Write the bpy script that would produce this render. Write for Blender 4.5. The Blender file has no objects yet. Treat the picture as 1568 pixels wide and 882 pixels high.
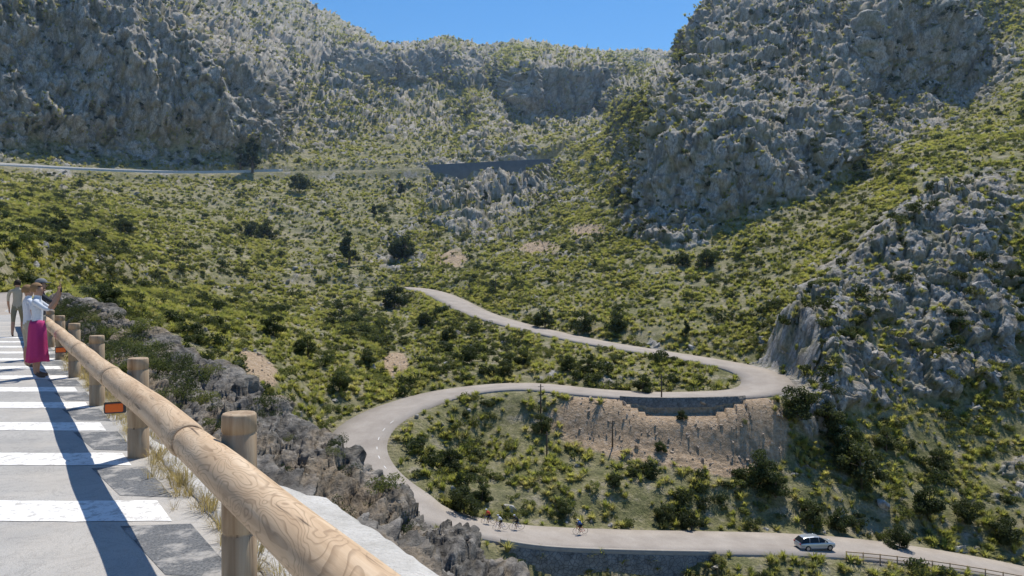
import bpy, bmesh, math, random, time
import numpy as np
from mathutils import Vector, Matrix
T0=time.time()
random.seed(7); rng=np.random.default_rng(7)
F=1141.0; CX=784.0; HY=431.0; EYE=1.72
def W(u,v,d): return np.array([(u-CX)/F*d, d, -(v-HY)/F*d+EYE])
scn=bpy.context.scene
scn.view_settings.view_transform='Standard'
try: scn.view_settings.look='None'
except: pass
scn.view_settings.exposure=0
# ------------------------------------------------------------ helpers
def link(o,parent=None):
    scn.collection.objects.link(o)
    if parent: o.parent=parent
    return o
def mesh_np(name,verts,faces,mats=(),smooth=False,parent=None,midx=None,do_link=True):
    verts=np.asarray(verts,dtype=np.float32); faces=np.asarray(faces,dtype=np.int32)
    me=bpy.data.meshes.new(name)
    n=faces.shape[1]
    me.vertices.add(len(verts)); me.vertices.foreach_set('co',verts.ravel())
    me.loops.add(faces.size); me.loops.foreach_set('vertex_index',faces.ravel())
    me.polygons.add(len(faces)); me.polygons.foreach_set('loop_start',np.arange(0,faces.size,n,dtype=np.int32))
    me.polygons.foreach_set('loop_total',np.full(len(faces),n,dtype=np.int32))
    if smooth: me.polygons.foreach_set('use_smooth',np.ones(len(faces),dtype=bool))
    if midx is not None: me.polygons.foreach_set('material_index',np.asarray(midx,dtype=np.int32))
    for m in mats: me.materials.append(m)
    me.update(calc_edges=True); me.validate()
    o=bpy.data.objects.new(name,me)
    if do_link: link(o,parent)
    return o
def grid_faces(r,c,flip=False):
    i=np.arange(r*c).reshape(r,c)
    a,b,cc,d=i[:-1,:-1].ravel(),i[:-1,1:].ravel(),i[1:,1:].ravel(),i[1:,:-1].ravel()
    return np.stack([a,d,cc,b] if flip else [a,b,cc,d],1)
def empty(name,loc=(0,0,0),rotz=0):
    e=bpy.data.objects.new(name,None); e.location=loc; e.rotation_euler=(0,0,rotz); link(e); return e
def sstep(a,b,x):
    t=np.clip((x-a)/(b-a),0,1); return t*t*(3-2*t)
# noise
_p=np.random.default_rng(3).permutation(512).astype(np.int32)
_perm=np.concatenate([_p,_p,_p])
_g=np.random.default_rng(5).normal(size=(512,3)).astype(np.float32); _g/=np.linalg.norm(_g,axis=1)[:,None]
def pn(x,y,z):
    xi=np.floor(x).astype(np.int32); yi=np.floor(y).astype(np.int32); zi=np.floor(z).astype(np.int32)
    xf=(x-xi).astype(np.float32); yf=(y-yi).astype(np.float32); zf=(z-zi).astype(np.float32)
    u=xf*xf*xf*(xf*(xf*6-15)+10); v=yf*yf*yf*(yf*(yf*6-15)+10); w=zf*zf*zf*(zf*(zf*6-15)+10)
    out=0
    for dx in (0,1):
        wx=u if dx else 1-u
        hx=_perm[(xi+dx)&511]
        for dy in (0,1):
            wy=v if dy else 1-v
            hy=_perm[hx+((yi+dy)&511)]
            for dz in (0,1):
                wz=w if dz else 1-w
                g=_g[_perm[hy+((zi+dz)&511)]]
                out=out+wx*wy*wz*(g[...,0]*(xf-dx)+g[...,1]*(yf-dy)+g[...,2]*(zf-dz))
    return out*1.6
def fbm(P,wl,oc=3,gain=.5,off=0.):
    s=0;a=1;t=0
    for i in range(oc):
        f=(2.03**i)/wl
        s=s+a*pn(P[0]*f+off+i*17.3,P[1]*f+off*1.7+i*5.1,P[2]*f+i*9.7); t+=a; a*=gain
    return s/t
def ridged(P,wl,oc=3,gain=.5,off=0.):
    s=0;a=1;t=0
    for i in range(oc):
        f=(2.03**i)/wl
        s=s+a*(1-2*np.abs(pn(P[0]*f+off+i*17.3,P[1]*f+off*1.7+i*5.1,P[2]*f+i*9.7))); t+=a; a*=gain
    return s/t
def worley(P,wl,cellval=False):
    x,y,z=[np.asarray(q)/wl for q in P]
    xi=np.floor(x).astype(np.int32); yi=np.floor(y).astype(np.int32); zi=np.floor(z).astype(np.int32)
    J=np.random.default_rng(11).random((512,4)).astype(np.float32)
    f1=np.full(x.shape,9.,np.float32); f2=np.full(x.shape,9.,np.float32); cv=np.zeros(x.shape,np.float32)
    for a in (-1,0,1):
        for b in (-1,0,1):
            for c in (-1,0,1):
                h=_perm[_perm[_perm[(xi+a)&511]+((yi+b)&511)]+((zi+c)&511)]
                j=J[h]
                d=(xi+a+j[...,0]-x)**2+(yi+b+j[...,1]-y)**2+(zi+c+j[...,2]-z)**2
                k=d<f1; f2=np.where(k,f1,np.minimum(f2,d)); f1=np.where(k,d,f1); cv=np.where(k,j[...,3],cv)
    if cellval: return np.sqrt(f1),np.sqrt(f2)-np.sqrt(f1),cv
    return np.sqrt(f1)
def pchip(x,Y,xi):
    x=np.asarray(x,float); Y=np.asarray(Y,float); h=np.diff(x); dl=np.diff(Y,axis=0)/h[:,None]
    m=np.zeros_like(Y); a,b=dl[:-1],dl[1:]
    ok=(a*b)>0
    with np.errstate(all='ignore'):
        m[1:-1]=np.where(ok,2*a*b/(a+b),0)
    m[0]=dl[0]; m[-1]=dl[-1]
    i=np.clip(np.searchsorted(x,xi)-1,0,len(x)-2)
    t=((xi-x[i])/h[i])[:,None]; hh=h[i][:,None]
    return ((1+2*t)*(1-t)**2)*Y[i]+t*(1-t)**2*hh*m[i]+t*t*(3-2*t)*Y[i+1]+t*t*(t-1)*hh*m[i+1]
# ------------------------------------------------------------ materials
class NT:
    def __init__(s,name):
        s.m=bpy.data.materials.new(name); s.m.use_nodes=True; s.t=s.m.node_tree; s.t.nodes.clear()
        s.out=s.n('ShaderNodeOutputMaterial'); s.b=s.n('ShaderNodeBsdfPrincipled'); s.l(s.b,0,s.out,'Surface')
        s.pos=s.n('ShaderNodeNewGeometry'); s.b.inputs['Roughness'].default_value=.85
        s.b.inputs['Specular IOR Level'].default_value=.25
    def n(s,ty,**k):
        nd=s.t.nodes.new(ty)
        for a,b in k.items(): setattr(nd,a,b)
        return nd
    def l(s,a,ao,b,bi): s.t.links.new(a.outputs[ao],b.inputs[bi])
    def noise(s,scale,detail=4,rough=.6,vec=None,dist=0.):
        n=s.n('ShaderNodeTexNoise'); n.inputs['Scale'].default_value=scale; n.inputs['Detail'].default_value=detail
        n.inputs['Roughness'].default_value=rough; n.inputs['Distortion'].default_value=dist
        if vec is None: s.l(s.pos,'Position',n,'Vector')
        else: s.t.links.new(vec,n.inputs['Vector'])
        return n.outputs['Fac']
    def ramp(s,fac,stops):
        r=s.n('ShaderNodeValToRGB'); e=r.color_ramp.elements
        while len(e)<len(stops): e.new(.5)
        for i,(p,c) in enumerate(stops):
            e[i].position=p; e[i].color=(c,c,c,1) if isinstance(c,(int,float)) else (*c,1)
        s.t.links.new(fac,r.inputs[0]); return r.outputs[0]
    def mix(s,f,a,b,mode='MIX'):
        m=s.n('ShaderNodeMixRGB',blend_type=mode)
        for i,v in enumerate((f,a,b)):
            if isinstance(v,(int,float)): m.inputs[i].default_value=v if i==0 else (v,v,v,1)
            elif isinstance(v,tuple): m.inputs[i].default_value=(*v,1)
            else: s.t.links.new(v,m.inputs[i])
        return m.outputs[0]
    def math(s,op,a,b=0.):
        m=s.n('ShaderNodeMath',operation=op)
        for i,v in enumerate((a,b)):
            if isinstance(v,(int,float)): m.inputs[i].default_value=v
            else: s.t.links.new(v,m.inputs[i])
        return m.outputs[0]
    def attr(s,name):
        a=s.n('ShaderNodeAttribute'); a.attribute_name=name; return a.outputs['Fac']
    def col(s,c):
        if isinstance(c,tuple): s.b.inputs['Base Color'].default_value=(*c,1)
        else: s.t.links.new(c,s.b.inputs['Base Color'])
    def bump(s,h,strength=.5,dist=.1):
        b=s.n('ShaderNodeBump'); b.inputs['Strength'].default_value=strength; b.inputs['Distance'].default_value=dist
        s.t.links.new(h,b.inputs['Height']); s.l(b,0,s.b,'Normal')
def simple(name,c,rough=.7,var=.25,scale=8,metal=0.,bump=0.):
    s=NT(name); f=s.noise(scale,4)
    s.col(s.mix(s.math('MULTIPLY',f,1.),tuple(x*(1-var) for x in c),tuple(min(1,x*(1+var)) for x in c)))
    s.b.inputs['Roughness'].default_value=rough; s.b.inputs['Metallic'].default_value=metal
    if bump: s.bump(f,bump,.02)
    return s.m
def rockcol(s,k=1.0):
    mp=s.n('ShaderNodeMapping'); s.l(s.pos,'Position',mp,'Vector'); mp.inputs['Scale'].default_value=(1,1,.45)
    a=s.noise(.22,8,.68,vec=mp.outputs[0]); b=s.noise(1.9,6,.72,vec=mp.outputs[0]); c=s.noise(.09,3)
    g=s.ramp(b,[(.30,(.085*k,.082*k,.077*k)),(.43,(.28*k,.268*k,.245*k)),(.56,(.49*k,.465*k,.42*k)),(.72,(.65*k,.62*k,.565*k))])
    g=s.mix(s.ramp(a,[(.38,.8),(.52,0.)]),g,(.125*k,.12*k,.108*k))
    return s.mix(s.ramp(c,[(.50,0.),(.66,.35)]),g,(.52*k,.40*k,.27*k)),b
# terrain
s=NT('terrain_ground')
rc,rb=rockcol(s)
n1=s.noise(.06,4); n2=s.noise(.5,6,.65); n3=s.noise(3.,5,.7)
gr=s.ramp(n2,[(.3,(.085,.095,.035)),(.41,(.165,.17,.065)),(.52,(.28,.26,.125)),(.65,(.43,.38,.27))])
gr=s.mix(s.ramp(n3,[(.38,.5),(.56,0.)]),gr,(.065,.07,.035))
gr=s.mix(s.ramp(n1,[(.46,0.),(.66,.45)]),gr,(.38,.33,.22))
scree=s.ramp(s.noise(1.6,6,.75),[(.3,(.22,.16,.105)),(.5,(.46,.335,.215)),(.7,(.58,.48,.37))])
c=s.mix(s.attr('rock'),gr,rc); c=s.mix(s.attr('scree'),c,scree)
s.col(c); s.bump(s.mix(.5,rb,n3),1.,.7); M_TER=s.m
# near rock
s=NT('embankment_rock')
a=s.noise(.7,8,.65); b=s.noise(5,8,.72); sv=s.n('ShaderNodeMapping'); s.l(s.pos,'Position',sv,'Vector'); sv.inputs['Rotation'].default_value=(.5,.4,.6); sv.inputs['Scale'].default_value=(1,1,5)
st=s.noise(1.6,7,.7,vec=sv.outputs[0])
g=s.ramp(st,[(.3,(.055,.05,.045)),(.5,(.17,.158,.14)),(.7,(.38,.35,.31))])
g=s.mix(s.ramp(a,[(.48,0.),(.58,.6)]),g,(.30,.23,.15))
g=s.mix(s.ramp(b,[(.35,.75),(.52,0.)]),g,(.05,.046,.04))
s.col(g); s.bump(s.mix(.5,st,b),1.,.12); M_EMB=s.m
def foliage(name,c1,c2,c3,tl=.45):
    s=NT(name); oi=s.n('ShaderNodeObjectInfo'); r=oi.outputs['Random']
    c=s.ramp(r,[(0.,c1),(.5,c2),(1.,c3)])
    f=s.noise(.07,3); c=s.mix(s.ramp(f,[(.40,.45),(.6,0.)]),c,tuple(x*.65 for x in c1))
    s.col(c); s.b.inputs['Roughness'].default_value=.7
    tr=s.n('ShaderNodeBsdfTranslucent'); s.t.links.new(s.mix(1.,c,(1.3,1.3,.75),'MULTIPLY'),tr.inputs[0])
    mx=s.n('ShaderNodeMixShader'); mx.inputs[0].default_value=tl; s.l(s.b,0,mx,1); s.l(tr,0,mx,2); s.l(mx,0,s.out,'Surface')
    return s.m
M_BUSH=foliage('shrub_leaves',(.10,.12,.045),(.155,.18,.062),(.22,.225,.085))
M_TUS=foliage('tussock_grass_blades',(.31,.335,.105),(.41,.41,.15),(.50,.455,.24),.5)
M_DARK=foliage('evergreen_leaves',(.045,.062,.026),(.068,.09,.036),(.095,.112,.048),.38)
M_DRY=foliage('dry_grass',(.36,.28,.15),(.42,.34,.2),(.48,.40,.25))
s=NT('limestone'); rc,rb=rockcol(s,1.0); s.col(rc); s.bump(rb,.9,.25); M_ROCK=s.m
s=NT('scree_stone'); c=s.ramp(s.noise(1.2,4,.7),[(.35,(.24,.19,.14)),(.6,(.46,.38,.30))]); s.col(c); M_SCR=s.m
M_BARK=simple('bark',(.12,.09,.065),.9,.4,12,bump=.6)
s=NT('worn_asphalt'); c=s.ramp(s.noise(.35,5,.6),[(.3,(.31,.27,.23)),(.7,(.42,.375,.325))]); c=s.mix(s.ramp(s.noise(9,5,.7),[(.38,.35),(.6,0.)]),c,(.18,.16,.145)); s.col(c); M_ASP=s.m
s=NT('road_asphalt'); c=s.ramp(s.noise(1.1,6,.65),[(.3,(.38,.37,.35)),(.7,(.52,.50,.465))]); c=s.mix(s.ramp(s.noise(90,3,.7),[(.35,.5),(.6,0.)]),c,(.19,.19,.185))
c=s.mix(s.ramp(s.noise(2.5,9,.75,dist=1.5),[(.485,0.),(.5,.5),(.515,0.)]),c,(.10,.10,.10)); c=s.mix(s.ramp(s.noise(.5,3),[(.45,0.),(.65,.4)]),c,(.58,.52,.44)); s.col(c); s.bump(s.noise(120,3),.5,.012); M_ROAD=s.m
s=NT('dark_asphalt_patch'); c=s.ramp(s.noise(60,4,.7),[(.35,(.07,.075,.08)),(.65,(.2,.205,.21))]); c=s.mix(s.ramp(s.noise(4,6,.7),[(.5,0.),(.62,.8)]),c,(.42,.40,.37)); s.col(c); s.bump(s.noise(120,3),.5,.01); M_PATCH=s.m
s=NT('white_road_paint'); c=s.mix(s.ramp(s.noise(9,9,.8),[(.42,.9),(.50,0.)]),(.80,.79,.76),(.46,.44,.41)); s.col(c); M_PAINT=s.m
s=NT('pale_concrete'); c=s.ramp(s.noise(3,8,.7),[(.3,(.44,.42,.38)),(.6,(.62,.60,.56))]); c=s.mix(s.ramp(s.noise(40,5,.7),[(.3,.5),(.5,0.)]),c,(.3,.28,.25)); s.col(c); s.bump(s.noise(35,6),.8,.04); M_CONC=s.m
M_CONC2=simple('parapet_concrete',(.33,.30,.26),.85,.3,1.5)
M_WALLF=simple('grey_wall_concrete',(.17,.17,.165),.85,.3,.4)
s=NT('stone_masonry'); br=s.n('ShaderNodeTexVoronoi'); br.feature='DISTANCE_TO_EDGE'; br.inputs['Scale'].default_value=2.2; s.l(s.pos,'Position',br,'Vector')
c=s.ramp(s.noise(1.2,5),[(.3,(.16,.145,.125)),(.7,(.34,.31,.27))]); c=s.mix(s.ramp(br.outputs['Distance'],[(0.,.85),(.08,0.)]),c,(.06,.055,.05)); s.col(c); s.bump(br.outputs['Distance'],.8,.08); M_STONE=s.m
# wood
def wood(name,k,carve):
    s=NT(name); tc=s.n('ShaderNodeTexCoord'); mp=s.n('ShaderNodeMapping'); s.l(tc,'Object',mp,'Vector'); mp.inputs['Scale'].default_value=(9,9,.9) if carve else (14,14,1.2)
    f=s.noise(1.,8,.65,vec=mp.outputs[0],dist=.6)
    c=s.ramp(f,[(.3,(.38*k,.25*k,.145*k)),(.5,(.59*k,.43*k,.275*k)),(.7,(.72*k,.57*k,.40*k))])
    if carve:
        m2=s.n('ShaderNodeMapping'); s.l(tc,'Object',m2,'Vector'); m2.inputs['Scale'].default_value=(3.4,3.4,1.5)
        w=s.noise(1.5,2,.4,vec=m2.outputs[0],dist=.5)
        fr=s.math('FRACT',s.math('MULTIPLY',w,19.))
        ln=s.ramp(fr,[(0.,1.),(.12,.8),(.3,0.),(.95,0.),(1.,1.)])
        msk=s.ramp(s.noise(.9,3,vec=m2.outputs[0]),[(.40,.12),(.52,.6)])
        c=s.mix(s.math('MULTIPLY',ln,msk),c,(.24,.155,.09))
    m3=s.n('ShaderNodeMapping'); s.l(tc,'Object',m3,'Vector'); m3.inputs['Scale'].default_value=(30,30,1.1)
    cr=s.ramp(s.noise(1.,3,.5,vec=m3.outputs[0]),[(.29,.9),(.35,0.)])
    c=s.mix(cr,c,(.07,.045,.03)); s.col(c); s.b.inputs['Roughness'].default_value=.6; s.bump(f,.35,.01); return s.m
M_LOG=wood('pine_log_wood',1.0,True); M_POST=wood('post_wood',.66,False)
M_METAL=simple('dark_metal',(.08,.08,.085),.5,.2,20,metal=.6)
M_ORANGE=simple('orange_reflector_plastic',(.85,.17,.03),.35,.1,60)
# ------------------------------------------------------------ roads (centre lines)
def resample(P,step):
    P=np.array(P,float); n=len(P)
    d=np.r_[0,np.cumsum(np.linalg.norm(np.diff(P,axis=0),axis=1))]
    out=[]
    for i in range(n-1):
        p0=P[max(i-1,0)];p1=P[i];p2=P[i+1];p3=P[min(i+2,n-1)]
        m=max(2,int((d[i+1]-d[i])/.5))
        for t in np.linspace(0,1,m,endpoint=False):
            out.append(.5*((2*p1)+(-p0+p2)*t+(2*p0-5*p1+4*p2-p3)*t*t+(-p0+3*p1-3*p2+p3)*t**3))
    out.append(P[-1]); out=np.array(out)
    d=np.r_[0,np.cumsum(np.linalg.norm(np.diff(out,axis=0),axis=1))]
    q=np.arange(0,d[-1],step)
    R=np.stack([np.interp(q,d,out[:,k]) for k in range(3)],1)
    for _ in range(6): R[1:-1]=(R[:-2]+2*R[1:-1]+R[2:])/4
    return R
D2=np.array([-.568,.823]); R2=np.array([.823,.568])
def SO(s_,o): p=D2*s_+R2*o; return p[0],p[1]
def uvd(L): return [W(*q) for q in L]
main=[np.array([*SO(46,-2.7),0.]),np.array([*SO(58,-3),0.1])]+uvd([(63,447,95),(190,441,150),(330,438,185),(450,438,205),(560,439,219),(620,440,218),(660,447,205),(690,459,190),(730,479,170),(800,500,156),(900,522,144),(1000,539,135),(1080,552,127.5),(1135,563,121.5),(1165,574,117),(1176,588,112),(1160,599,108),(1110,604,106.5),(1000,606,108),(900,600,110),(800,591,113),(700,600,111),(620,622,104),(565,650,96),(543,685,89),(555,720,83),(590,752,79),(640,780,76),(700,800,76),(800,821,77.5),(960,829,79.5),(1236,835,83),(1400,851,84),(1568,880,84),(1750,925,83),(1900,960,82)])
main=resample(main,1.0)
upper=resample(uvd([(-400,235,230),(-150,247,262),(0,255,285),(150,263,308),(300,267,332),(430,264,350),(560,262,366),(660,258,375),(760,253,382),(850,248,388),(900,240,400)]),2.0)
far=resample(uvd([(740,158,600),(800,168,590),(860,174,585),(940,184,570)]),3.0)
roads=[(main,3.6),(upper,3.2),(far,3.)]
def near(R,u,v):
    pu=R[:,0]/R[:,1]*F+CX; pv=HY-(R[:,2]-EYE)/R[:,1]*F; return int(np.argmin((pu-u)**2+(pv-v)**2))
# ------------------------------------------------------------ terrain
K={
-500:[(900,20),(700,28),(600,36),(540,42),(500,48),(470,54),(440,60),(400,72),(340,100),(290,150),(235,235),(190,255),(0,290),(-150,340),(-200,500),(-50,900)],
0:[(1200,20),(900,30),(700,40),(600,45),(520,50),(470,56),(440,62),(418,80),(375,115),(325,175),(257,286),(228,306),(55,324),(-60,370),(-130,600),(0,900)],
100:[(1250,25),(930,38),(750,48),(650,54),(570,60),(505,68),(462,80),(432,105),(385,140),(330,205),(262,300),(232,322),(25,343),(-50,400),(-110,650),(0,950)],
200:[(1300,30),(950,45),(800,55),(700,62),(620,70),(540,80),(480,98),(437,150),(390,180),(330,240),(265,316),(236,338),(22,360),(-20,440),(-80,700),(0,1000)],
290:[(1300,33),(950,47),(800,58),(700,66),(630,74),(560,85),(490,112),(438,176),(390,205),(330,262),(266,330),(238,350),(45,371),(25,480),(-60,740),(0,1000)],
340:[(1300,34),(950,49),(800,60),(710,68),(640,76),(575,87),(500,118),(438,188),(390,215),(330,272),(267,338),(238,356),(105,373),(70,500),(-35,760),(20,1000)],
410:[(1300,35),(950,50),(800,62),(720,70),(650,78),(595,88),(515,122),(438,199),(390,238),(330,292),(265,348),(235,365),(140,384),(85,560),(0,820),(40,1000)],
440:[(1300,37),(970,51),(820,63),(735,71),(665,80),(610,90),(530,122),(438,204),(388,245),(326,300),(264,353),(238,372),(185,430),(100,590),(6,850),(45,1020)],
500:[(1300,40),(1000,52),(850,64),(760,72),(700,82),(650,93),(560,120),(438,212),(385,254),(320,312),(262,360),(240,385),(175,480),(98,640),(26,900),(60,1100)],
560:[(1350,41),(1000,56),(850,67),(765,75),(695,86),(640,97),(550,128),(440,218),(385,262),(320,318),(262,367),(243,390),(140,560),(98,590),(64,960),(90,1150)],
600:[(1400,42),(1000,60),(850,70),(770,77),(690,90),(625,104),(540,142),(442,219),(385,268),(320,322),(262,371),(245,395),(140,600),(100,616),(82,1000),(110,1200)],
640:[(1400,42),(1000,60),(840,70),(783,75.5),(690,92),(612,107),(535,142),(446,210),(390,257),(325,318),(261,375),(247,398),(140,610),(97,626),(78,1020),(110,1200)],
680:[(1400,42),(1000,62),(835,73),(795,76),(700,94),(602,111),(530,142),(460,190),(400,245),(335,305),(260,378),(248,400),(128,640),(72,658),(77,1040),(110,1250)],
715:[(1400,42),(1000,62),(838,73.5),(803,76),(700,95),(597,112),(534,140),(470,178),(402,238),(336,302),(258,381),(244,401),(150,580),(100,680),(75,1045),(110,1250)],
740:[(1400,42),(1000,62),(840,74),(810,76.5),(700,96),(594,112.5),(538,138),(484,167),(405,230),(338,300),(256,383),(240,402),(170,520),(122,720),(74,1050),(110,1250)],
800:[(1400,42),(1000,62),(845,75),(822,77.5),(700,96),(592,113),(545,134),(500,156),(420,208),(340,290),(254,386),(232,405),(184,525),(114,536),(72,1050),(110,1250)],
870:[(1400,42),(1000,63),(852,76),(825,78.5),(706,96),(598,111.5),(555,128),(516,147),(435,187),(345,255),(255,345),(215,400),(184,535),(113,546),(82,1050),(110,1250)],
920:[(1400,42),(1000,63),(862,76.5),(828,79),(712,95),(601,109.5),(562,125),(526,142),(445,178),(350,236),(255,310),(200,400),(180,540),(121,560),(88,1050),(115,1250)],
1000:[(1400,42),(1000,64),(870,77.5),(829,80),(722,94),(606,108),(570,121),(539,135),(465,162),(375,200),(320,219),(190,242),(150,312),(112,800),(88,1050),(115,1250)],
1050:[(1400,42),(1000,65),(872,78),(830,80.5),(725,94),(606,107),(575,119),(546,131),(470,158),(385,194),(325,212),(190,230),(115,305),(100,800),(84,1040),(115,1250)],
1063:[(1400,42),(1000,65),(873,78),(830,80.5),(728,94),(606,106.5),(577,118),(548,130),(470,157),(388,192),(325,210),(190,228),(110,288),(70,360),(48,400),(200,700)],
1106:[(1400,42),(1000,65),(876,78.5),(831,81),(735,93.5),(606,106),(580,115),(556,126),(472,153),(392,187),(335,205),(210,218),(105,278),(25,350),(-5,420),(100,700)],
1160:[(1400,42),(1000,66),(880,79),(832,82),(740,94),(615,106.5),(588,113),(560,123),(465,149),(385,180),(315,205),(215,216),(100,287),(-5,350),(-60,420),(60,700)],
1210:[(1400,42),(1000,66),(882,79.5),(834,82.5),(745,94),(655,102),(570,110),(510,119),(450,143),(375,176),(305,205),(218,216),(100,295),(-10,350),(-80,430),(50,700)],
1290:[(1400,42),(1000,66),(890,80),(838,83),(755,94),(670,102),(570,110),(500,119),(440,136),(365,162),(288,207),(215,218),(130,264),(10,330),(-100,430),(0,700)],
1330:[(1400,42),(1000,66),(892,80),(841,83.5),(760,94.5),(685,103),(590,111),(505,120),(440,134),(350,155),(265,213),(215,228),(148,274),(32,286),(-110,425),(0,700)],
1400:[(1400,42),(1000,66),(900,80.5),(851,84),(770,95),(700,104),(615,113),(525,122),(435,135),(345,150),(250,188),(200,237),(150,278),(20,291),(-120,420),(0,700)],
1470:[(1400,42),(1020,66),(905,80.5),(862,84),(785,95),(710,105),(620,114),(525,123),(425,135),(335,149),(245,181),(190,237),(140,286),(55,298),(-130,410),(0,700)],
1568:[(1400,42),(1050,66),(920,80),(880,84),(800,95),(720,105),(620,115),(520,124),(420,135),(320,149),(245,172),(165,225),(95,275),(-20,340),(-140,400),(0,700)],
1720:[(1400,42),(1100,66),(960,80),(915,84),(820,96),(730,106),(620,116),(520,124),(410,135),(310,148),(230,169),(140,225),(70,275),(-40,340),(-160,400),(0,700)],
2100:[(1400,42),(1200,66),(1080,76),(1000,82),(850,96),(740,106),(620,116),(520,124),(400,134),(290,147),(200,168),(110,225),(30,275),(-80,340),(-200,400),(0,700)],
}
us=np.array(sorted(K)); A=np.array([K[u] for u in us],float)
UU=np.concatenate([np.linspace(-500,-70,45),np.linspace(-62,1630,1060),np.linspace(1640,2100,40)])
VC=pchip(us,A[:,:,0],UU); LC=pchip(us,np.log(A[:,:,1]),UU)
for Q in (VC,LC):
    for _ in range(8): Q[1:-1]=(Q[:-2]+2*Q[1:-1]+Q[2:])/4
nrow=[]; inf=(UU>0)&(UU<1568)
for k in range(15):
    dv=np.abs(VC[inf,k+1]-VC[inf,k]).mean()
    n=int(dv/1.05)
    if k<2: n=14
    if k==14: n=16
    nrow.append(max(n,12))
kk=np.concatenate([np.linspace(k,k+1,nrow[k],endpoint=False) for k in range(15)]+[[15.]])
V=pchip(np.arange(16),VC.T,kk); Dp=np.exp(pchip(np.arange(16),LC.T,kk))
NR,NC=V.shape; Ug=np.broadcast_to(UU,(NR,NC))
X=(Ug-CX)/F*Dp; Y=Dp.copy(); Z=-(V-HY)/F*Dp+EYE
P=np.stack([X,Y,Z]).astype(np.float32)
def normals(P):
    du=np.gradient(P,axis=2); dv=np.gradient(P,axis=1)
    n=np.cross(du,dv,axis=0); n/=np.linalg.norm(n,axis=0)+1e-9
    return np.where(n[2:3]<0,-n,n)
def blob(u,v,ru,rv,ang=0.):
    a=math.radians(ang); x=(Ug-u); y=(V-v); xr=x*math.cos(a)+y*math.sin(a); yr=-x*math.sin(a)+y*math.cos(a)
    return np.exp(-((xr/ru)**2+(yr/rv)**2)**1.5)
Rm=.25+.13*sstep(330,560,Y)
for (u,v,ru,rv,a,w) in [(120,110,330,125,0,.62),(360,170,90,60,20,.5),(640,108,100,30,0,.45),(860,148,85,38,0,.55),(470,88,80,14,10,.45),
 (730,320,120,60,10,.30),(800,275,70,38,0,.30),(700,210,170,45,0,.14),(560,170,90,40,0,.12),(1120,225,190,130,-15,.44),(1160,100,130,90,0,.35),(1010,330,60,50,0,.32),(1400,85,160,75,0,.48),(1250,30,200,60,0,.32),
 (1300,200,170,55,-15,.38),(1440,330,150,75,-15,.38),(1470,460,170,110,0,.36),(1240,560,75,95,0,.62),(1400,590,150,60,0,.33),(1510,740,110,50,0,.26),
 (1330,450,90,60,0,.28),(620,390,60,30,0,.2),(1100,420,170,45,-20,-.25),(1230,370,150,40,-25,-.36),(1050,490,170,35,10,-.35),(1500,225,90,30,0,-.3),(450,560,250,80,0,-.18),(250,370,260,60,0,-.10),(760,690,160,80,0,-.15)]:
    Rm=Rm+w*blob(u,v,ru,rv,a)
Rm=np.clip(Rm,0,.93)
nb=fbm(P,18,3,.55,3.1); nb2=fbm(P,3.8,3,.6,8.)
rock=sstep(.45,.56,Rm+.46*nb+.55*nb2)
scree=np.clip(1.2*blob(1010,655,165,52,0)+1.2*blob(1110,690,100,40)+1.*blob(605,556,22,20)+1.*blob(395,565,40,22,40)+.6*blob(690,395,40,18)+.6*blob(830,380,50,15)+.6*blob(900,355,40,15),0,1.15)
scree=sstep(.40,.6,scree+.2*nb2+.15*nb)
rock=rock*(1-.92*scree)
flat=P.reshape(3,-1)
nd=np.full(flat.shape[1],99.,np.float32); rz=np.zeros_like(nd)
for R,hw in roads:
    R32=R.astype(np.float32)
    lo=R[:,1].min()-24; hi=R[:,1].max()+24
    idx=np.where((flat[1]>lo)&(flat[1]<hi))[0]
    for c0 in range(0,len(idx),20000):
        ii=idx[c0:c0+20000]
        dd=(flat[0,ii][:,None]-R32[None,:,0])**2+(flat[1,ii][:,None]-R32[None,:,1])**2
        j=dd.argmin(1); dm=np.sqrt(dd[np.arange(len(ii)),j])-hw
        b=dm<nd[ii]; nd[ii[b]]=dm[b]; rz[ii[b]]=R32[j[b],2]
nd=nd.reshape(NR,NC); rz=rz.reshape(NR,NC)
N=normals(P)
farw=sstep(120,380,Y); nfar=sstep(220,280,Y); nm=sstep(0.5,9+12*nfar,nd)
vfar=sstep(430,560,Y)
amp=np.maximum(.28+.72*sstep(.35,.7,Rm),.75*vfar)
disp=nm*farw*6.*fbm(P,60,3,.5,1.) + nm*(.5+1.3*farw)*fbm(P,9,3,.5,5.)
disp+=nm*vfar*7.*ridged((P[0],P[1],P[2]*.6),85,3,.5,9.)
rk=rock*sstep(.5,5+8*nfar,nd)*amp
rr1=ridged((P[0],P[1],P[2]*.35),28,4,.5,2.)
disp+=(.35*nm*farw*amp+.6*rk)*(3.2+7.5*farw)*(rr1-.2)
rr2=ridged((P[0],P[1],P[2]*.45),9.,4,.62,4.)
disp+=rk*(1.5+2.3*farw)*rr2
disp+=rk*4.0*blob(1235,560,50,75)
msk=rk>.05
wp=1.4*fbm(P[:,msk],5.,2)
q=(P[0][msk]+wp,P[1][msk]+wp,P[2][msk]*.5+wp*.5); wv=np.zeros_like(disp); cav=np.ones_like(disp)
fw=farw[msk]
f1,e1,c1=worley(q,4.6,True); g1,e2,c2=worley(q,1.6,True)
wv[msk]=((c1-.5)*2.8+np.minimum(e1,.15)*4.5-.4)*(.7+.8*fw)+((c2-.5)*1.1+np.minimum(e2,.15)*2.2-.2)*(.85+.4*fw)
cav[msk]=sstep(.03,.16,e1)*.6+sstep(.02,.15,e2)*.4
disp+=rk*wv
disp+=scree*nm*.25*fbm(P,1.2,2)
P=P+N*disp
t=sstep(.9,7.,nd)
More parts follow.
